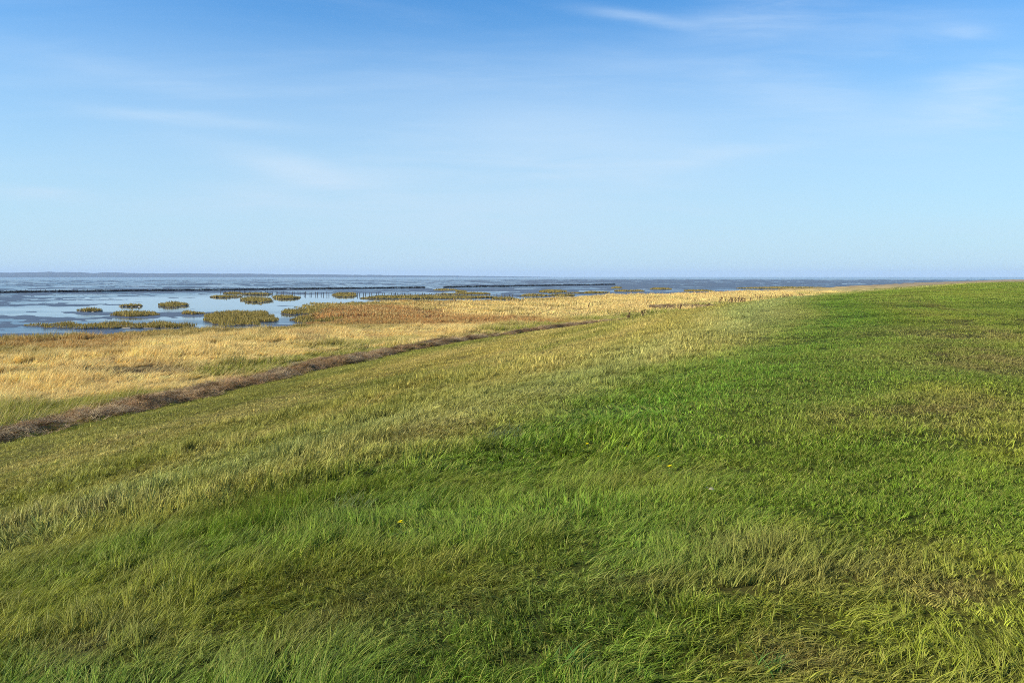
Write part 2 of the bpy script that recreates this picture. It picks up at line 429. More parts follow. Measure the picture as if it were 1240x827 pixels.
def sheet(name, x, y, z, q, mat, attrs):
    cx_ = [float(x[:1].mean())]
    me = bpy.data.meshes.new(name)
    nv = len(x); nf = len(q)
    me.vertices.add(nv); me.vertices.foreach_set('co', np.stack([x, y, z], -1).astype(np.float32).ravel())
    me.loops.add(nf * 4); me.loops.foreach_set('vertex_index', q.astype(np.int32).ravel())
    me.polygons.add(nf); me.polygons.foreach_set('loop_start', np.arange(nf, dtype=np.int32) * 4)
    me.polygons.foreach_set('use_smooth', np.ones(nf, bool))
    me.update(calc_edges=True)
    if me.polygons[0].normal.z < 0: me.flip_normals()
    for nm, v in attrs.items():
        if v.ndim == 2:
            a = me.attributes.new(nm, 'FLOAT_COLOR', 'POINT'); a.data.foreach_set('color', np.concatenate([v, np.ones((nv, 1))], 1).astype(np.float32).ravel())
        else:
            a = me.attributes.new(nm, 'FLOAT', 'POINT'); a.data.foreach_set('value', v.astype(np.float32))
    me.materials.append(mat)
    o = bpy.data.objects.new(name, me); C.objects.link(o); o['kind'] = 'structure'
    return o


rings = [0.02, .15]
while rings[-1] < 13000:
    r_ = rings[-1]; rings.append(r_ + min(max(.07, r_ * r_ / 4500), .03 * r_ + .03))
th = np.concatenate([np.arange(-50, 50, .125), np.arange(50, 310, 2.5)]) * math.pi / 180
gx, gy, gq = polar(np.array(rings), th)
gz = ground_z(gx, gy)
gt, gd, _ = zones(gx, gy)
veg = np.clip(ss(-.4, .8, gd) + (gt > 0), 0, 1)
gr = np.hypot(gx, gy)
gc = macro(gx, gy)
thatch_shade = lerp(gc * .55, np.array([.045, .032, .012]), np.full(len(gx), .50))  # soil and thatch, with the shade between blades darkened into the colour
gc = lerp(thatch_shade, gc * .78, ss(60, 260, gr))
gc = lerp(gc, WRACK * .8, wrack_w(gx, gy))
gc = lerp(np.tile(MUD, (len(gx), 1)) * (0.75 + .6 * fbm(gx, gy, 18, 4, 8))[:, None], gc, veg)
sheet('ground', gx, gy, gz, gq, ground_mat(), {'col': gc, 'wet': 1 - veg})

wr = [1.0]
while wr[-1] < 12800: wr.append(wr[-1] * 1.06 + .5)
wx, wy, wq = polar(np.array(wr), np.concatenate([np.arange(-50, 50, 1.), np.arange(50, 310, 5.)]) * math.pi / 180)
calm = np.clip(np.exp(-(((wx + 66 + (wy - 205) * .2) / 52) ** 2 + ((wy - 205) / 66) ** 2) * .9) * 1.5, 0, 1)
sheet('water', wx, wy, np.zeros(len(wx)), wq, water_mat(), {'calm': calm})


# ------------------------------------------------------------------ distant shore
def far_shore():
    az = np.arange(-75, 3.5, .1)
    h = np.interp(az, [-75, -36, -33.7, -31, -27, -22, -17, -12, -8, -4, 0, 3.5], [60, 62, 64, 68, 62, 55, 46, 36, 28, 20, 10, 0])
    h = h * .82 * (.88 + .24 * fbm(az, az * 0, 1.1, 4, 55)) + (fbm(az, az * 0, .25, 2, 56) - .5) * 5 * ss(4, 0, az)
    D = 9300
    vs = []; fs = []
    prof = [(0, -1), (60, .35), (420, .8), (900, 1), (1700, .7), (2500, -.05)]
    for k, a in enumerate(az):
        for j, (dd, f) in enumerate(prof):
            r = D + dd; zz_ = max(h[k], 0) * f if f > 0 else -3
            vs.append((r * math.sin(R(a)), r * math.cos(R(a)), zz_))
    np_ = len(prof)
    for k in range(len(az) - 1):
        for j in range(np_ - 1):
            b = k * np_ + j; fs.append((b, b + np_, b + np_ + 1, b + 1))
    me = bpy.data.meshes.new('far_shore'); me.from_pydata(vs, [], fs); me.update()
    me.materials.append(plain_mat('far_land', (.06, .07, .045), .9, .004))
    o = bpy.data.objects.new('far_shore_hills', me); C.objects.link(o); o['kind'] = 'structure'


far_shore()


# ------------------------------------------------------------------ grass prototypes
def blades_arrays(n, spread, h, wd, lean, curve, seed, segs=3, leanvar=.5, cl=1):
    """n tapered curved blades; returns verts (m,3), quads/tris as flat loops, blade attribute"""
    g = np.random.default_rng(seed)
    a = g.uniform(0, 2 * math.pi, n); rad = spread * np.sqrt(g.uniform(0, 1, n))
    bx, by = rad * np.cos(a), rad * np.sin(a)
    hh = h * g.uniform(.55, 1.15, n) * (1 - .15 * (rad / spread))
    r1 = g.uniform(0, 1, n)
    if cl > 1:                                          # blades grow in small bunches that lean together
        ci = np.arange(n) // cl; nc = ci.max() + 1
        bx, by = bx[ci * cl] + g.normal(0, spread * .05, n), by[ci * cl] + g.normal(0, spread * .05, n)
        ld = g.normal(0, leanvar, nc)[ci] + g.normal(0, .28, n)
        tl = np.clip(lean + g.normal(0, .32, nc)[ci] + g.normal(0, .2, n), -.2, 1.45)
        hh = hh * g.uniform(.6, 1.25, nc)[ci]
        r1 = .5 * r1 + .5 * g.uniform(0, 1, nc)[ci]
    else:
        ld = g.normal(0, leanvar, n)                        # lean direction about +x
        tl = np.clip(lean + g.normal(0, .25, n), -.2, 1.45)  # tilt from the vertical at the root
    cv = curve * g.uniform(.4, 1.6, n)
    wdir = g.uniform(0, 2 * math.pi, n); ww = wd * g.uniform(.6, 1.3, n)
    fr = np.linspace(0, 1, segs + 1)
    P = np.zeros((n, segs + 1, 3)); P[:, 0, 0] = bx; P[:, 0, 1] = by; P[:, 0, 2] = -.015 * h / .1 * .3
    for k in range(segs):
        an = np.clip(tl + cv * (fr[k] + fr[k + 1]) / 2, -.3, 1.62)
        s = hh / segs
        P[:, k + 1, 0] = P[:, k, 0] + s * np.sin(an) * np.cos(ld)
        P[:, k + 1, 1] = P[:, k, 1] + s * np.sin(an) * np.sin(ld)
        P[:, k + 1, 2] = P[:, k, 2] + s * np.cos(an)
    wv = np.stack([np.cos(wdir), np.sin(wdir), np.zeros(n)], -1)
    prof = np.array([.8, 1., .7, .0]) if segs == 3 else np.array([.9, .85, 0.0]) if segs == 2 else np.linspace(1, 0, segs + 1)
    nvb = 2 * segs + 1
    V = np.zeros((n, nvb, 3)); HF = np.zeros((n, nvb))
    for k in range(segs):
        V[:, 2 * k] = P[:, k] - wv * (ww * prof[k] / 2)[:, None]
        V[:, 2 * k + 1] = P[:, k] + wv * (ww * prof[k] / 2)[:, None]
        HF[:, 2 * k] = HF[:, 2 * k + 1] = fr[k]
    V[:, -1] = P[:, -1]; HF[:, -1] = 1
    r2 = g.uniform(0, 1, n)
    A = np.stack([np.repeat(r1[:, None], nvb, 1), np.repeat(r2[:, None], nvb, 1), HF, np.ones_like(HF)], -1)
    base = np.arange(n)[:, None] * nvb
    loops = []
    for k in range(segs - 1):
        loops.append(base + np.array([2 * k, 2 * k + 1, 2 * k + 3, 2 * k + 2]))
    quads = np.concatenate(loops) if loops else np.zeros((0, 4), int)
    tris = base + np.array([2 * segs - 2, 2 * segs - 1, 2 * segs])
    return V.reshape(-1, 3), quads, tris, A.reshape(-1, 4)


def mesh_arrays(name, V, quads, tris, A, mat):
    me = bpy.data.meshes.new(name)
    me.vertices.add(len(V)); me.vertices.foreach_set('co', V.astype(np.float32).ravel())
    nq, nt3 = len(quads), len(tris)
    me.loops.add(nq * 4 + nt3 * 3)
    me.loops.foreach_set('vertex_index', np.concatenate([quads.ravel(), tris.ravel()]).astype(np.int32))
    me.polygons.add(nq + nt3)
    me.polygons.foreach_set('loop_start', np.concatenate([np.arange(nq) * 4, nq * 4 + np.arange(nt3) * 3]).astype(np.int32))
    me.update(calc_edges=True)
    a = me.attributes.new('blade', 'FLOAT_COLOR', 'POINT'); a.data.foreach_set('color', A.astype(np.float32).ravel())
    me.materials.append(mat)
    return me


def merge(parts):
    Vs, Qs, Ts, As = [], [], [], []; off = 0
    for V, q, t, a in parts:
        Vs.append(V); Qs.append(q + off); Ts.append(t + off); As.append(a); off += len(V)
    return np.concatenate(Vs), np.concatenate(Qs), np.concatenate(Ts), np.concatenate(As)


def protos(name, variants, mat):
    col = bpy.data.collections.new(name)               # never linked to the scene: only a source for the tufts
    for k, parts in enumerate(variants):
        me = mesh_arrays(name, *merge(parts), mat)
        o = bpy.data.objects.new('%s_%02d' % (name, k), me); col.objects.link(o)
    return col


def scatter_obj(name, x, y, z, rz, tilt, scl, idx, colr, coll, label, parent=None):
    n = len(x)
    me = bpy.data.meshes.new(name)
    me.vertices.add(n); me.vertices.foreach_set('co', np.stack([x, y, z], -1).astype(np.float32).ravel())
    a = me.attributes.new('rot', 'FLOAT_VECTOR', 'POINT'); a.data.foreach_set('vector', np.stack([tilt[0], tilt[1], rz], -1).astype(np.float32).ravel())
    a = me.attributes.new('scl', 'FLOAT_VECTOR', 'POINT'); a.data.foreach_set('vector', scl.astype(np.float32).ravel())
    a = me.attributes.new('idx', 'INT', 'POINT'); a.data.foreach_set('value', idx.astype(np.int32))
    a = me.attributes.new('col', 'FLOAT_COLOR', 'POINT'); a.data.foreach_set('color', np.concatenate([np.clip(colr, 0, 1), np.ones((n, 1))], 1).astype(np.float32).ravel())
    o = bpy.data.objects.new(name, me); C.objects.link(o)
    g = bpy.data.node_groups.new(name, 'GeometryNodeTree')
    g.interface.new_socket('Geometry', in_out='INPUT', socket_type='NodeSocketGeometry')
    g.interface.new_socket('Geometry', in_out='OUTPUT', socket_type='NodeSocketGeometry')
    gi = g.nodes.new('NodeGroupInput'); go = g.nodes.new('NodeGroupOutput')
    m2p = g.nodes.new('GeometryNodeMeshToPoints'); iop = g.nodes.new('GeometryNodeInstanceOnPoints')
    ci = g.nodes.new('GeometryNodeCollectionInfo'); ci.inputs['Collection'].default_value = coll
    ci.inputs['Separate Children'].default_value = True; ci.inputs['Reset Children'].default_value = True
    iop.inputs['Pick Instance'].default_value = True

    def na(nm, ty):
        q = g.nodes.new('GeometryNodeInputNamedAttribute'); q.data_type = ty; q.inputs[0].default_value = nm
        return next(s for s in q.outputs if s.enabled and s.name == 'Attribute')
    e2r = g.nodes.new('FunctionNodeEulerToRotation')
    k = g.links.new
    k(gi.outputs[0], m2p.inputs[0]); k(m2p.outputs[0], iop.inputs['Points']); k(ci.outputs[0], iop.inputs['Instance'])
    k(na('idx', 'INT'), iop.inputs['Instance Index']); k(na('rot', 'FLOAT_VECTOR'), e2r.inputs[0]); k(e2r.outputs[0], iop.inputs['Rotation'])
    k(na('scl', 'FLOAT_VECTOR'), iop.inputs['Scale']); k(iop.outputs[0], go.inputs[0])
    md = o.modifiers.new('tufts', 'NODES'); md.node_group = g
    if parent: o.parent = parent
    else: tag(o, label, 'grass', kind='stuff')
    return o


B = blades_arrays


def lie(x, y, yaw, span, jit=.08):
    """rotation that stands a patch square on the slope under it"""
    e = np.maximum(span, .05)
    gxx = (ground_z(x + e, y) - ground_z(x - e, y)) / (2 * e); gyy = (ground_z(x, y + e) - ground_z(x, y - e)) / (2 * e)
    n = np.stack([-gxx + rng.normal(0, jit, len(x)), -gyy + rng.normal(0, jit, len(x)), np.ones(len(x))], -1)
    n /= np.linalg.norm(n, axis=1, keepdims=True)
    a = np.stack([np.cos(yaw), np.sin(yaw), np.zeros(len(x))], -1)
    a -= n * (a * n).sum(1, keepdims=True); a /= np.linalg.norm(a, axis=1, keepdims=True)
    b = np.cross(n, a)
    return np.arctan2(b[:, 2], n[:, 2]), np.arcsin(-a[:, 2]), np.arctan2(a[:, 1], a[:, 0])


SPAN = [.13, .24, .42, .95, 2.3]
S_ = 0


def variants(n, fn):
    return [fn(1000 + 37 * k) for k in range(n)]


# five levels of coarseness with distance, each for lawn / long / straw / herb
LOD = [0, 8, 20, 48, 110, 330]
P_LAWN = [protos('lawn_tuft', variants(4, f), GRASS) for f in (
    lambda s: [B(110, .13, .050, .0040, .55, .8, s, 3, 1.8, 6), B(8, .12, .075, .0042, .55, .5, s + 1, 3, 1.2)],
    lambda s: [B(130, .24, .052, .0060, .55, .8, s, 2, 1.8, 5), B(10, .22, .085, .007, .6, .5, s + 1, 3, 1.2)],
    lambda s: [B(180, .42, .052, .0090, .55, .8, s, 2, 1.8, 4)],
    lambda s: [B(230, .95, .072, .021, .35, .6, s, 2, 1.8, 3)],
    lambda s: [B(170, 2.3, .10, .080, .40, .6, s, 2, 1.8, 2)])]
P_LONG = [protos('long_tuft', variants(5, f), GRASS) for f in (
    lambda s: [B(54, .14, .20, .0062, .68, .90, s, 4, .45, 8), B(40, .13, .09, .0048, .35, .6, s + 1, 3, 1.5, 4), B(6, .10, .24, .0060, .65, .8, s + 2, 4, .6)],
    lambda s: [B(66, .25, .19, .0098, .68, .90, s, 3, .5, 8), B(40, .24, .10, .009, .35, .6, s + 1, 2, 1.5, 4)],
    lambda s: [B(130, .42, .15, .0125, .55, .8, s, 3, .8, 5)],
    lambda s: [B(150, .95, .14, .028, .50, .8, s, 2, 1.0, 4)],
    lambda s: [B(150, 2.3, .16, .08, .50, .7, s, 2, 1.0, 2)])]
P_STRAW = [protos('straw_tuft', variants(5, f), STRAWM) for f in (
    lambda s: [B(64, .20, .66, .007, .62, .85, s, 4, .35, 7), B(30, .2, .3, .007, .5, .8, s + 1, 3, 1.0)],
    lambda s: [B(64, .20, .66, .008, .62, .85, s, 4, .35, 7), B(30, .2, .3, .009, .5, .8, s + 1, 3, 1.0)],
    lambda s: [B(110, .34, .70, .012, .68, .85, s, 3, .33, 9), B(30, .34, .3, .016, .6, .6, s + 1, 2, 1.0)],
    lambda s: [B(130, .60, .70, .024, .65, .85, s, 3, .36, 9), B(25, .6, .3, .032, .6, .6, s + 1, 2, 1.0)],
    lambda s: [B(96, 1.5, .60, .09, .50, .80, s, 2, .6, 4)])]
P_HERB = [protos('herb_tuft', variants(4, f), STRAWM) for f in (
    lambda s: [B(90, .25, .40, .012, .20, .3, s, 3, 2.0, 5)],
    lambda s: [B(90, .25, .40, .012, .20, .3, s, 3, 2.0, 5)],
    lambda s: [B(100, .36, .42, .020, .20, .3, s, 3, 2.0, 5)],
    lambda s: [B(110, .60, .42, .042, .20, .3, s, 2, 2.0, 4)],
    lambda s: [B(110, 1.5, .42, .10, .20, .3, s, 2, 2.0, 3)])]


def fan(r0, r1, dens, half=50):
    """random places in a wedge ahead of the camera, also a little behind it when near"""
    area = (r1 * r1 - r0 * r0) * R(half)
    n = int(area * dens)
    r = np.sqrt(rng.uniform(r0 * r0, r1 * r1, n)); a = rng.uniform(-R(half), R(half), n)
    return r * np.sin(a), r * np.cos(a)


bins = {k: [] for k in ('lawn', 'long', 'straw', 'herb')}
DENS = {'lawn': [150, 46, 13, 2.4, .36], 'long': [78, 28, 11, 2.2, .34], 'straw': [9, 9, 5.5, 2.2, .42], 'herb': [9, 9, 5.5, 2.2, .42]}
for lod in range(5):
    r0, r1 = LOD[lod], LOD[lod + 1]
    for kind in ('lawn', 'long', 'straw', 'herb'):
        x, y = fan(r0, r1, DENS[kind][lod], 50 if lod else 62)
        t, d, rus = zones(x, y); r = np.hypot(x, y)
        n1 = fbm(x, y, 3.5, 3, 201); n2 = fbm(x, y, 1.1, 3, 202)
        # where the grass stands long: the seaward side of the crest edge
        edge = t * 26 / dike_w(y) - (27.4 - 2.8 * ss(3, 9, r))
        pl = ss(.8, -.8, edge + (n1 - .5) * 1.6) * .9 * (.15 + .85 * ss(13, 21, t))
        pl = np.clip(pl + (n2 > .72) * .12 * ss(31, 28, t), 0, 1)
        u = rng.uniform(0, 1, len(x)); wk = wrack_w(x, y)
        if kind == 'lawn': ok = (t > .2) & ((u > pl) | (u * 13 % 1 < .42)) & (t < 110)
        elif kind == 'long': ok = (t > .2) & (u <= pl)
        else:
            ph = np.clip(rus * .95 + ss(12, 3, d) * ss(260, 180, y) * .9 + .04, 0, 1)
            ok = (t <= .4) & (d > .6)
            ok &= (u > ph) if kind == 'straw' else (u <= ph)
        ok &= ~((wk > .45) & (u * 7 % 1 < .88))
        for px, py, ra, rb in ((150, 443, 3.6, 1.7),):
            qx, qy = at(px, py, .9)
            ok &= ~((((x - qx) / ra) ** 2 + ((y - qy) / rb) ** 2 < 1) & (u * 11 % 1 < .8))
        x, y, t, d = x[ok], y[ok], t[ok], d[ok]
        if not len(x): continue
        z = ground_z(x, y)
        c = macro(x, y) * rng.uniform(.72, 1.32, (len(x), 1)) * (.86 + .34 * fbm(x, y, .45, 2, 260))[:, None]
        r = np.hypot(x, y)
        # lean follows a swirling field, mostly away from the sea wind
        f = fbm(x, y, 1.2 if kind in ('lawn', 'long') else 6, 3, 210)
        rz = R(28) + (f - .5) * (5.0 if kind in ('lawn', 'long') else 2.6) + rng.normal(0, .35, len(x))
        hf = .62 + .95 * ss(.3, .72, fbm(x, y, .75 if kind in ('lawn', 'long') else 3, 3, 220)) + rng.normal(0, .12, len(x))
        if kind == 'long': hf = hf * (1.12 + .16 * ss(2, -2, x)) * (.62 + .5 * ss(.35, .65, fbm(x, y, 2.6, 3, 231))) * (.62 + .38 * ss(8, 20, t))
        if kind == 'lawn': hf = hf * (.72 + .38 * ss(31, 25, t))
        if kind in ('straw', 'herb'): hf = hf * (.55 + .45 * ss(-.5, -5, t)) * (.45 + .8 * ss(.35, .65, fbm(x + .4 * y, y, 4.5, 3, 240)))
        hf = np.clip(hf, .80 if kind == 'lawn' else .6, 1.25 if kind == 'lawn' else 1.9)
        sxy = rng.uniform(.85, 1.2, len(x))
        scl = np.stack([sxy, sxy, hf], -1)
        e1, e2, rz = lie(x, y, rz, np.full(len(x), SPAN[lod] * .8), .08 if lod < 3 else .02); ti = (e1, e2)
        idx = rng.integers(0, 4, len(x))
        P = {'lawn': P_LAWN, 'long': P_LONG, 'straw': P_STRAW, 'herb': P_HERB}[kind][lod]
        bins[kind].append((x, y, z, rz, ti, scl, idx, c, P))

LBL = {'lawn': ('mown_grass', 'short green mown turf covering the broad dike crest on the right'),
       'long': ('long_grass', 'long wispy windswept grass on the foreground and the upper seaward dike slope'),
       'straw': ('marsh_grass', 'tall straw-yellow marsh grass bent by the wind between dike foot and mudflat'),
       'herb': ('salt_marsh_plants', 'low russet and olive salt marsh plants along the edge of the water')}
for kind, lst in bins.items():
    nm, lb = LBL[kind]
    root = bpy.data.objects.new(nm, None); C.objects.link(root); tag(root, lb, 'grass', kind='stuff')
    for b in lst: scatter_obj('tufts', *b, None, parent=root)


# ------------------------------------------------------------------ wrack line
def flat_straws(seed, n, spread, ln, wd, hump):
    g = np.random.default_rng(seed)
    V, q, t, a = B(n, spread, ln, wd, 1.35, .1, seed, 3, 3.0)
    V[:, 2] = V[:, 2] * .55 + np.repeat(g.uniform(0, hump, n), 7)
    return [(V, q, t, a)]


P_WR = protos('wrack_patch', [flat_straws(500 + k, 130, .38, .30, .011, .16) for k in range(6)], DEBRIS)
yy = rng.uniform(14, 330, 60000); tt = rng.uniform(-2.6, 3.4, 60000)
xx = np.interp(yy, _Y, _X) + tt / np.interp(yy, _Y, _C)
pxx, pyy = at(825, 371, .8)
xx = np.concatenate([xx, rng.uniform(pxx - 14, pxx + 14, 6000)]); yy = np.concatenate([yy, rng.uniform(pyy - 12, pyy + 12, 6000)])
wk = wrack_w(xx, yy)
keep = rng.uniform(0, 1, len(xx)) < wk * .8
xx, yy = xx[keep], yy[keep]; nn = len(xx)
cw = lerp(lerp(np.tile(WRACK, (nn, 1)), np.array([.075, .045, .03]), ss(.5, .7, fbm(xx, yy, .6, 3, 302)) * .8), np.array([.42, .31, .16]), ss(.4, .7, fbm(xx, yy, .9, 3, 301)) * .7) * rng.uniform(.6, 1.35, (nn, 1))
sw = rng.uniform(.8, 1.35, nn)
_e1, _e2, _e3 = lie(xx, yy, rng.uniform(0, 6.28, nn), np.full(nn, .3), .18)
wo = scatter_obj('wrack_line', xx, yy, ground_z(xx, yy) - .02, _e3, (_e1, _e2),
                 np.stack([sw, sw, sw], -1), rng.integers(0, 6, nn), cw, P_WR, 'brown line of washed-up dead reeds and straw along the dike foot')
wo['category'] = 'wrack'

# ------------------------------------------------------------------ cordgrass islets
mudm = plain_mat('islet_mud', (.065, .055, .045), .4, 2.0, .5)
ISLETS = [  # px left, px right, py near edge, py top of the grass, label
    (38, 230, 398, 387, 'longest narrow cordgrass islet, nearest the marsh edge at far left'),
    (136, 189, 383.5, 374, 'compact islet with steep dark right end directly behind the longest islet'),
    (96, 121, 377.5, 373.2, 'small isolated low islet furthest left in the water'),
    (144, 171, 371.5, 367.6, 'thin faint islet left of the rounded one and behind the compact one'),
    (190, 226, 372, 363.8, 'rounded cordgrass islet at the left end of the pale calm pool'),
    (221, 246, 381, 375, 'small islet just left of the biggest islet'),
    (246, 336, 394, 373, 'biggest bushy cordgrass islet, right of the long narrow one'),
    (343, 388, 381, 372, 'dark-tipped islet right of the biggest islet before the pool'),
    (255, 290, 360.4, 356.4, 'flat islet at the back left rim of the calm pool'),
    (293, 327, 366, 357.5, 'thick oval islet standing in the back of the calm pool'),
    (333, 362, 362, 356, 'olive islet right of the thick oval one at the pool rim'),
    (271, 291, 356.6, 353.6, 'thin islet strip behind the flat islet at the pool rim'),
    (293, 326, 357.2, 353.6, 'thin islet strip behind the thick oval islet'),
    (403, 432, 359.5, 352.6, 'islet between the two rows of posts at the pool\'s right end'),
    (447, 592, 362, 356.6, 'long straight hedge-like islet behind the russet marsh'),
    (526, 552, 352.3, 349.3, 'small far islet just under the right-hand brushwood groyne\'s left tip'),
    (552, 564, 354, 352, 'tiniest dark islet behind the long hedge-like one'),
    (530, 592, 357, 354.5, 'thin islet strip touching the back of the hedge-like islet'),
    (596, 628, 363, 359.8, 'low islet at the foot of the dense post row'),
    (632, 664, 359.2, 356.2, 'dark low islet left of the bright gap of water'),
    (668, 694, 359, 356.4, 'dark low islet right of the bright gap of water'),
    (655, 683, 355, 349.6, 'plump far islet in front of the right-hand brushwood groyne'),
    (690, 734, 355.5, 353.2, 'green-brown flat islet among pools beyond the straw marsh'),
    (745, 778, 353.5, 350.8, 'narrow islet between two pale pools, middle distance'),
    (741, 753, 349.5, 348, 'tiny dark islet in a far pale pool'),
    (788, 812, 351, 348.2, 'stubby yellowish islet between far pools'),
    (830, 862, 353.3, 351.0, 'islet beside the last pale pool before the weed clumps'),
    (352, 420, 391, 380, 'ragged cordgrass mat joining the russet marsh, right of the biggest islet'),
    (418, 446, 372, 364.5, 'small olive mat at the tip of the russet marsh tongue'),
    (905, 1000, 350.0, 346.8, 'very long flat islet closest to the dike crest on the right'),
]
for li, (xl, xr, yb, yt, lab) in enumerate(ISLETS):
    X0, Yn = at(xl, yb, 0.02); X1, _ = at(xr, yb, 0.02)
    hh = .62 if Yn < 180 else .70
    _, Yf = at(620, min(yt + hh / Yn * 930, yb - 1.2), 0.02)
    Yf = min(max(Yf, Yn + 3), Yn + 45); cx0 = (X0 + X1) / 2 * (1 + (Yf - Yn) / 2 / Yn); cy0 = (Yn + Yf) / 2
    rx, ry = (X1 - X0) / 2 * 1.16, max((Yf - Yn) / 2, 1.2) * 1.12
    root = bpy.data.objects.new('grass_islet', None); C.objects.link(root); root.location = (cx0, cy0, 0)
    tag(root, lab, 'islet', 'cordgrass islets scattered over the mudflat')
    # outline
    na_ = 72; aa = np.arange(na_) * 2 * math.pi / na_
    ro = .50 + .85 * fbm(np.cos(aa) * 3.4 + li * 9, np.sin(aa) * 2.2, 1, 4, 400 + li, .75)
    shear = cx0 / cy0
    sup = (np.abs(np.cos(aa)) ** 2.1 + np.abs(np.sin(aa)) ** 2.1) ** (-1 / 2.1)
    ox, oy = rx * ro * sup * np.cos(aa) + shear * ry * ro * sup * np.sin(aa), ry * ro * sup * np.sin(aa)
    vs = [(0, 0, .14)]; fs = []
    for f_, zz_ in ((.5, .14), (.88, .12), (.97, .05), (1.04, -.10)):
        for k in range(na_): vs.append((ox[k] * f_, oy[k] * f_, zz_ + (.03 * random.random() if zz_ > 0 else 0)))
    for k in range(na_):
        fs.append((0, 1 + k, 1 + (k + 1) % na_))
        for j in range(3):
            b0 = 1 + j * na_; fs.append((b0 + k, b0 + na_ + k, b0 + na_ + (k + 1) % na_, b0 + (k + 1) % na_))
    me = bpy.data.meshes.new('mud_bank'); me.from_pydata(vs, [], fs); me.update(); me.materials.append(mudm)
    mo = bpy.data.objects.new('mud_bank', me); C.objects.link(mo); mo.parent = root
    # grass standing on it
    area = math.pi * rx * ry
    lodw = float(np.clip(Yn / 770 * .62, .035, .35))
    nb = int(min(max(area * 2.2 / (lodw * .9), 500), 16000))
    a_ = rng.uniform(0, 2 * math.pi, nb * 2)
    fr_ = np.sqrt(rng.uniform(0, 1, nb * 2))
    edge = rng.uniform(0, 1, nb * 2) < .15; fr_ = np.where(edge, rng.uniform(.86, 1.0, nb * 2), fr_)
    kx = np.interp(a_, np.append(aa, 2 * math.pi), np.append(ox, ox[0])) * fr_
    ky = np.interp(a_, np.append(aa, 2 * math.pi), np.append(oy, oy[0])) * fr_
    gap = fbm(kx + li * 31, ky, 2.6 if Yn < 180 else 6, 3, 450)
    sel = np.where((gap > (.33 if rx > 8 else -1)) | edge)[0][:nb]
    kx, ky, gap = kx[sel], ky[sel], gap[sel]; nb = len(kx)
    V, q, t3, A = B(nb, 1.0, 1.0, lodw, .12, .35, 600 + li, 2, 1.2)
    V = V.reshape(nb, 5, 3)
    hs_ = hh * (.40 + .95 * ss(.3, .7, gap)) * (1.05 - .35 * fr_[sel] ** 4) * rng.uniform(.7, 1.2, nb)
    root_ = V[:, :2].mean(1, keepdims=True).copy()
    V = (V - root_) * np.stack([hs_, hs_, hs_], -1)[:, None, :]
    # keep blade width (the scaling above shrank it)
    for j in (0, 2):
        c0 = (V[:, j] + V[:, j + 1]) / 2; dv = (V[:, j + 1] - V[:, j]) / 2 / hs_[:, None]
        V[:, j] = c0 - dv; V[:, j + 1] = c0 + dv
    V = V + np.stack([kx, ky, np.full(nb, .10)], -1)[:, None, :]
    me = mesh_arrays('cordgrass', V.reshape(-1, 3), q, t3, A, ISLE)
    go_ = bpy.data.objects.new('cordgrass', me); C.objects.link(go_); go_.parent = root; 


# ------------------------------------------------------------------ groynes
wood = plain_mat('weathered_wood', (.075, .06, .048), .75, 6, .3)
brush = plain_mat('brushwood', (.045, .036, .028), .85, 4, .2)


def post_mesh(h, r, seed):
    g = random.Random(seed); vs = []; fs = []; n = 8
    dx, dy = g.uniform(-.05, .05), g.uniform(-.05, .05)
    for k, (zz_, rr) in enumerate(((-.5, r), (h * .9, r * .95), (h, r * .78))):
        for j in range(n): vs.append((dx * zz_ + rr * math.cos(j * math.tau / n), dy * zz_ + rr * math.sin(j * math.tau / n), zz_))
    for k in range(2):
        for j in range(n): fs.append((k * n + j, k * n + (j + 1) % n, (k + 1) * n + (j + 1) % n, (k + 1) * n + j))
    fs.append(tuple(2 * n + j for j in range(n)))
    me = bpy.data.meshes.new('post'); me.from_pydata(vs, [], fs); me.update(); me.materials.append(wood)
    return me


def sticks(L_, h, wdt, n, seed):
    """bundle of brushwood lying between the rows of posts, along +x"""
    g = random.Random(seed); vs = []; fs = []
    for _ in range(n):
        x0 = g.uniform(-.5, L_); ln = g.uniform(1.5, 4); y0 = g.uniform(-wdt, wdt); z0 = g.uniform(-.1, h)
        y1 = y0 + g.uniform(-.2, .2); z1 = max(-.1, min(h * 1.15, z0 + g.uniform(-.18, .22))); r = g.uniform(.02, .06)
        b = len(vs)
        for (xa, ya, za, ra) in ((x0, y0, z0, r), (min(x0 + ln, L_), y1, z1, r * .5)):
            for j in range(4): vs.append((xa, ya + ra * math.cos(j * math.pi / 2), za + ra * math.sin(j * math.pi / 2)))
        for j in range(4): fs.append((b + j, b + (j + 1) % 4, b + 4 + (j + 1) % 4, b + 4 + j))
        fs.append((b, b + 1, b + 2, b + 3)); fs.append((b + 4, b + 5, b + 6, b + 7))
    me = bpy.data.meshes.new('brushwood'); me.from_pydata(vs, [], fs); me.update(); me.materials.append(brush)
    return me


PM = {}


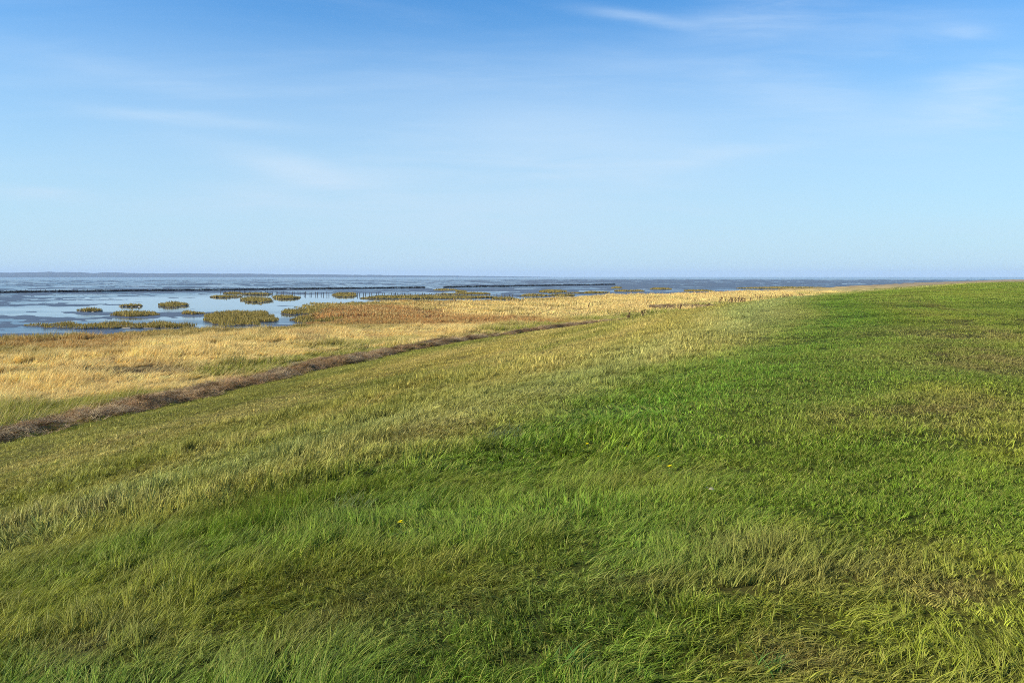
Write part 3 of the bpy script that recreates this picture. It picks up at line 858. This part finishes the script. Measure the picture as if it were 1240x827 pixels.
def groyne(p0, p1, h, sp, r, lab, bh, rows=.35, start=0.):
    L_ = math.hypot(p1[0] - p0[0], p1[1] - p0[1]); a = math.atan2(p1[1] - p0[1], p1[0] - p0[0])
    root = bpy.data.objects.new('brushwood_groyne', None); C.objects.link(root)
    root.location = (p0[0], p0[1], 0); root.rotation_euler = (0, 0, a)
    tag(root, lab, 'groyne', 'wooden groynes on the mudflat')
    ms = [post_mesh(h * f, r, 7 + k) for k, f in enumerate((.85, .95, 1.0, 1.1, .9, 1.05))]
    n = int(L_ / sp); extra = []
    places = [((k + random.uniform(-.1, .1)) * sp, rows * (1 if k % 2 else -1)) for k in range(n)]
    order = sorted(range(n), key=lambda k: math.hypot(p0[0] + places[k][0] * math.cos(a), p0[1] + places[k][0] * math.sin(a)))
    near = set(order[:99])
    for k, (px_, py_) in enumerate(places):
        if k in near:
            o = bpy.data.objects.new('post', random.choice(ms)); C.objects.link(o); o.parent = root
            o.location = (px_, py_, 0); o.rotation_euler = (0, 0, random.uniform(0, 6))
        else: extra.append((px_, py_))
    if extra:
        vs = []; fs = []
        for (px_, py_) in extra:
            m = random.choice(ms); b = len(vs)
            vs += [(v.co.x + px_, v.co.y + py_, v.co.z) for v in m.vertices]
            fs += [tuple(b + i for i in p.vertices) for p in m.polygons]
        me = bpy.data.meshes.new('far_posts'); me.from_pydata(vs, [], fs); me.materials.append(wood)
        o = bpy.data.objects.new('far_posts', me); C.objects.link(o); o.parent = root; o['kind'] = 'stuff'
    if bh:
        o = bpy.data.objects.new('brushwood', sticks(L_, bh, rows * .9, int(L_ * 13), 3)); C.objects.link(o); o.parent = root


gA0 = at(-70, 355.8, 0); gA1 = at(515, 349, 0)
groyne(gA0, gA1, 1.15, 1.7, .10, 'long dark brushwood groyne crossing the mudflat from the left edge', .85)
gB0 = at(537, 348.4, 0); gB1 = at(745, 345.2, 0)
groyne(gB0, gB1, 1.2, 2.2, .10, 'far dark brushwood groyne starting right of the open gap', .95)
gC0 = at(268, 355.6, 0); gC1 = at(664, 361.5, 0)
groyne(gC0, gC1, 1.15, 1.35, .11, 'row of bare upright posts running from the long groyne towards the marsh', .0, .28)


# ------------------------------------------------------------------ dry weeds and driftwood
weedm = plain_mat('dry_weed', (.15, .095, .05), .8, 20, .2)
seedm = plain_mat('seed_head', (.17, .095, .045), .9, 30, .2)


def tube(vs, fs, pts, r0, r1, n=5):
    b = len(vs)
    for k, p in enumerate(pts):
        r = r0 + (r1 - r0) * k / (len(pts) - 1)
        for j in range(n): vs.append((p[0] + r * math.cos(j * math.tau / n), p[1] + r * math.sin(j * math.tau / n), p[2]))
    for k in range(len(pts) - 1):
        for j in range(n): fs.append((b + k * n + j, b + k * n + (j + 1) % n, b + (k + 1) * n + (j + 1) % n, b + (k + 1) * n + j))


def mk(name, vs, fs, mat, parent=None):
    me = bpy.data.meshes.new(name); me.from_pydata(vs, [], fs); me.update(); me.materials.append(mat)
    o = bpy.data.objects.new(name, me); C.objects.link(o)
    if parent: o.parent = parent
    return o


def weed(px, py, h, stems, spread, lab, name='dry_weed', cat='weed', z=.9, seed=0, r=.012, lean=.15, group=None):
    g = random.Random(seed)
    x, y = at(px, py, z); x0, y0 = x, y
    gz_ = float(ground_z(np.array([x]), np.array([y]))[0])
    root = bpy.data.objects.new(name, None); C.objects.link(root); root.location = (x, y, gz_)
    tag(root, lab, cat, group)
    for s in range(stems):
        vs, fs, v2, f2 = [], [], [], []
        bx, by = g.uniform(-spread, spread), g.uniform(-spread * .6, spread * .6)
        hh = h * g.uniform(.65, 1.1); lx, ly = g.gauss(lean * .6, lean), g.gauss(0, lean)
        pts = [(bx + lx * hh * f ** 1.5, by + ly * hh * f ** 1.5, hh * f - .05) for f in (0, .3, .6, .85, 1)]
        tube(vs, fs, pts, r, r * .45)
        heads = [(pts[k], .5 + .5 * k / 4) for k in (2, 3, 4)]
        for (p, sc_) in heads:
            for _ in range(3):
                a = g.uniform(0, math.tau); l = hh * g.uniform(.08, .2)
                q = (p[0] + l * .5 * math.cos(a), p[1] + l * .5 * math.sin(a), p[2] + l * .8)
                tube(vs, fs, [p, q], r * .5, r * .3, 4)
                for _2 in range(5):
                    c0 = tuple(q[i] + g.gauss(0, r * 1.6) for i in range(3)); rr = r * g.uniform(.7, 1.3); b = len(v2)
                    v2 += [(c0[0] + rr, c0[1], c0[2]), (c0[0] - rr, c0[1], c0[2]), (c0[0], c0[1] + rr, c0[2]), (c0[0], c0[1] - rr, c0[2]), (c0[0], c0[1], c0[2] + rr * 1.6), (c0[0], c0[1], c0[2] - rr * 1.6)]
                    for a1, b1 in ((0, 2), (2, 1), (1, 3), (3, 0)): f2 += [(b + a1, b + b1, b + 4), (b + b1, b + a1, b + 5)]
        st = mk('stem', vs, fs, weedm, root)
        mk('seed_head', v2, f2, seedm, st)
    return root


weed(144, 473, 1.05, 1, .01, 'lone thin dead stalk standing in yellow marsh grass at left', seed=1, r=.011, lean=.04)
weed(822, 375, 1.5, 2, .08, 'dark upright dead stalk rising from the brown debris patch', seed=2, r=.04, z=1)
weed(778, 386, 1.0, 2, .06, 'dark dead stalk in marsh grass left of the debris patch', seed=3, r=.03, z=1)
weed(855, 373, 1.0, 2, .12, 'slanting dead stalk at the right end of the debris patch', seed=4, r=.035, z=1, lean=.4)
weed(712, 371, 1.2, 1, .05, 'small bent dark twig alone in the pale straw marsh', seed=6, r=.04, z=1, lean=.3)
weed(762, 390, .8, 3, .3, 'low dark withered weed at the marsh edge near the dike slope', seed=8, r=.03, z=1)
for k, (px, py, h, ns, spd, lb) in enumerate([(880, 366, 1.2, 9, 2.2, 'brown dried weed clump, sparse leftmost of the far clumps'),
                                              (897, 367, 1.4, 12, 2.4, 'brown dried weed clump, densest middle of the far clumps'),
                                              (936, 362.5, 1.5, 16, 3.6, 'broad dark dried weed clump, right of the other two'),
                                              (960, 360, 1.1, 6, 3.0, 'faint sparse dried weed clump furthest right by the slope')]):
    weed(px, py, h, ns, spd, lb, name='weed_clump', cat='weeds', seed=20 + k, r=.035, z=1, group='dried weed clumps beside the far dike slope')
# driftwood branch in the straw
x, y = at(660, 378, 1.0); vs, fs = [], []
tube(vs, fs, [(-1.2, 0, .1), (-.3, .1, .55), (.5, 0, .75), (1.1, .1, 1.25)], .10, .05, 6)
tube(vs, fs, [(-.3, .1, .55), (.6, -.3, .35), (1.3, -.4, .15)], .07, .04, 6)
tube(vs, fs, [(.5, 0, .75), (1.3, .2, .95)], .05, .03, 6)
o = mk('driftwood_branch', vs, fs, weedm); o.location = (x, y, float(ground_z(np.array([x]), np.array([y]))[0]))
tag(o, 'dark forked driftwood branch caught in the pale straw marsh grass', 'driftwood')

# ------------------------------------------------------------------ dandelions, leaves
petal = plain_mat('dandelion_petal', (.92, .78, .01), .6, None, .2)
stalk = plain_mat('dandelion_stalk', (.16, .22, .06), .6)
leafm = plain_mat('dandelion_leaf', (.09, .15, .02), .8, spec=.05)


def gz1(x, y): return float(ground_z(np.array([x]), np.array([y]))[0])


def dandelion(px, py, rad, lab, open_=1., h=.07, seed=0):
    g = random.Random(seed); x, y = at(px, py, 4.85)
    for _ in range(6):
        z0 = gz1(x, y); x, y = at(px, py, z0 + h)
    z0 = gz1(x, y)
    root = bpy.data.objects.new('dandelion', None); C.objects.link(root); root.location = (x, y, z0); tag(root, lab, 'flower', 'dandelions in the turf')
    vs, fs = [], []; tube(vs, fs, [(.01, .01, -.01), (.004, 0, h * .5), (0, 0, h)], .0028, .0022, 6); mk('stem', vs, fs, stalk, root)
    vs, fs = [], []
    for ring, (n, l, el) in enumerate(((22, 1., .15), (20, .82, .4), (16, .62, .7), (12, .4, 1.05))):
        for k in range(n):
            a = math.tau * (k + g.random() * .5) / n; e = el + (1 - open_) * .7 + g.uniform(-.08, .08); l_ = l * rad * g.uniform(.9, 1.08)
            d = (math.cos(a) * math.cos(e), math.sin(a) * math.cos(e), math.sin(e)); s = (-math.sin(a), math.cos(a)); w_ = rad * .13
            b = len(vs)
            for f, ww in ((.02, .4), (.55, 1), (.97, .8)):
                for sg in (-1, 1): vs.append((d[0] * l_ * f + s[0] * w_ * ww * sg / 2, d[1] * l_ * f + s[1] * w_ * ww * sg / 2, h + .002 * ring + d[2] * l_ * f))
            fs += [(b, b + 1, b + 3, b + 2), (b + 2, b + 3, b + 5, b + 4)]
    fh = mk('flower_head', vs, fs, petal, root); fh.rotation_euler = (0, 0, 0)
    vs, fs = [], []
    for k in range(6):
        a = math.tau * (k + g.random()) / 6; l_ = g.uniform(.05, .09)
        b = len(vs)
        for i, (f, ww) in enumerate(((0, .2), (.25, .5), (.35, .3), (.55, .8), (.65, .5), (.85, .9), (1, .05))):
            for sg in (-1, 1):
                vs.append((math.cos(a) * l_ * f - math.sin(a) * .012 * ww * sg, math.sin(a) * l_ * f + math.cos(a) * .012 * ww * sg, .01 + .03 * math.sin(f * 2.4)))
        for i in range(6): fs.append((b + 2 * i, b + 2 * i + 1, b + 2 * i + 3, b + 2 * i + 2))
    mk('leaf', vs, fs, leafm, root)
    return root


dandelion(485, 632, .026, 'nearest and largest bright yellow dandelion, centre-left of the foreground', 1., .125, 1)
dandelion(811, 565, .030, 'golden yellow dandelion right of centre on the crest turf', .95, .10, 2)
dandelion(711, 538, .028, 'pale yellow dandelion furthest left of the three distant ones', .8, .10, 3)
dandelion(797, 553, .015, 'tiny half-closed yellow dandelion just behind the golden one', .5, .09, 4)
dandelion(759, 541, .010, 'smallest pale closed dandelion between the other distant ones', .4, .09, 5)
lm = plain_mat('withered_leaf', (.40, .34, .17), .8, 60, .3, .1)


def dead_leaf(px, py, ln, lab, rz):
    x, y = at(px, py, 4.9); vs, fs = [], []
    for i in range(9):
        f = i / 8; ww = math.sin(f * math.pi) ** .8 * ln * .28
        for j, sg in enumerate((-1, 0, 1)): vs.append(((f - .5) * ln, ww * sg, (abs(sg) * .25 * ww) + .14 * ln * math.sin(f * 3)))
    for i in range(8):
        for j in (0, 1): fs.append((3 * i + j, 3 * i + j + 1, 3 * i + j + 4, 3 * i + j + 3))
    o = mk('withered_leaf', vs, fs, lm); o.location = (x, y, gz1(x, y) + .062); o.rotation_euler = (.5, .15, rz)
    tag(o, lab, 'leaf', 'withered leaves on the turf')


dead_leaf(862, 579.5, .055, 'pale curled withered leaf lying on short turf, larger right one of a pair', .2)
dead_leaf(856, 576.5, .038, 'small pale withered leaf beside the larger one on turf', 1.4)

# ------------------------------------------------------------------ coarse tussocks that stand out
for (px, py, n, spd, h, wd, col_, lab, sd_) in [
        (690, 806, 70, .10, .17, .0085, (.085, .20, .028), 'bright green broad-bladed grass tussock at the bottom centre edge', 1),
        (935, 812, 40, .07, .16, .008, (.10, .22, .035), 'fresh green upright tussock at the bottom right of centre', 2),
        (200, 715, 45, .06, .20, .006, (.09, .19, .035), 'clear green upright tussock in the lower left foreground', 3),
        (612, 530, 130, .26, .30, .007, (.15, .20, .10), 'grey-green coarse grass tussock above the centre, on the crest shoulder', 4),
        (425, 615, 90, .18, .24, .006, (.20, .25, .09), 'pale green arching grass tussock left of the nearest dandelion', 5),
        (60, 815, 90, .16, .20, .005, (.26, .24, .05), 'yellow-tinged grass tussock in the bottom left corner', 6)]:
    x, y = at(px, py, 4.75)
    for _ in range(4): x, y = at(px, py, gz1(x, y))
    m_ = blade_mat('tussock', color=col_, dryness=.12, lo=.5, hi=1.5, rough=.75)
    me = mesh_arrays('grass_tussock', *merge([B(n, spd, h, wd, .55, .9, 900 + sd_, 5, 1.0)]), m_)
    o = bpy.data.objects.new('grass_tussock', me); C.objects.link(o); o.location = (x, y, gz1(x, y)); o.rotation_euler = (0, 0, R(20))
    tag(o, lab, 'tussock', 'coarse tussocks in the turf')

# ------------------------------------------------------------------ air
me = bpy.data.meshes.new('haze'); s = 14500; z0, z1 = -5, 95
vs = [(a, b, c) for c in (z0, z1) for b in (-s, s) for a in (-s, s)]
me.from_pydata(vs, [], [(0, 2, 3, 1), (4, 5, 7, 6), (0, 1, 5, 4), (2, 6, 7, 3), (0, 4, 6, 2), (1, 3, 7, 5)]); me.update()
m, nt_, n, l = newmat('haze'); n.remove(n['Principled BSDF'])
pv = n.new('ShaderNodeVolumePrincipled'); pv.inputs['Color'].default_value = (.62, .78, 1.0, 1); pv.inputs['Density'].default_value = 7e-5
pv.inputs['Anisotropy'].default_value = 0.0
l.new(pv.outputs[0], n['Material Output'].inputs['Volume']); me.materials.append(m)
o = bpy.data.objects.new('haze', me); C.objects.link(o); o['kind'] = 'stuff'
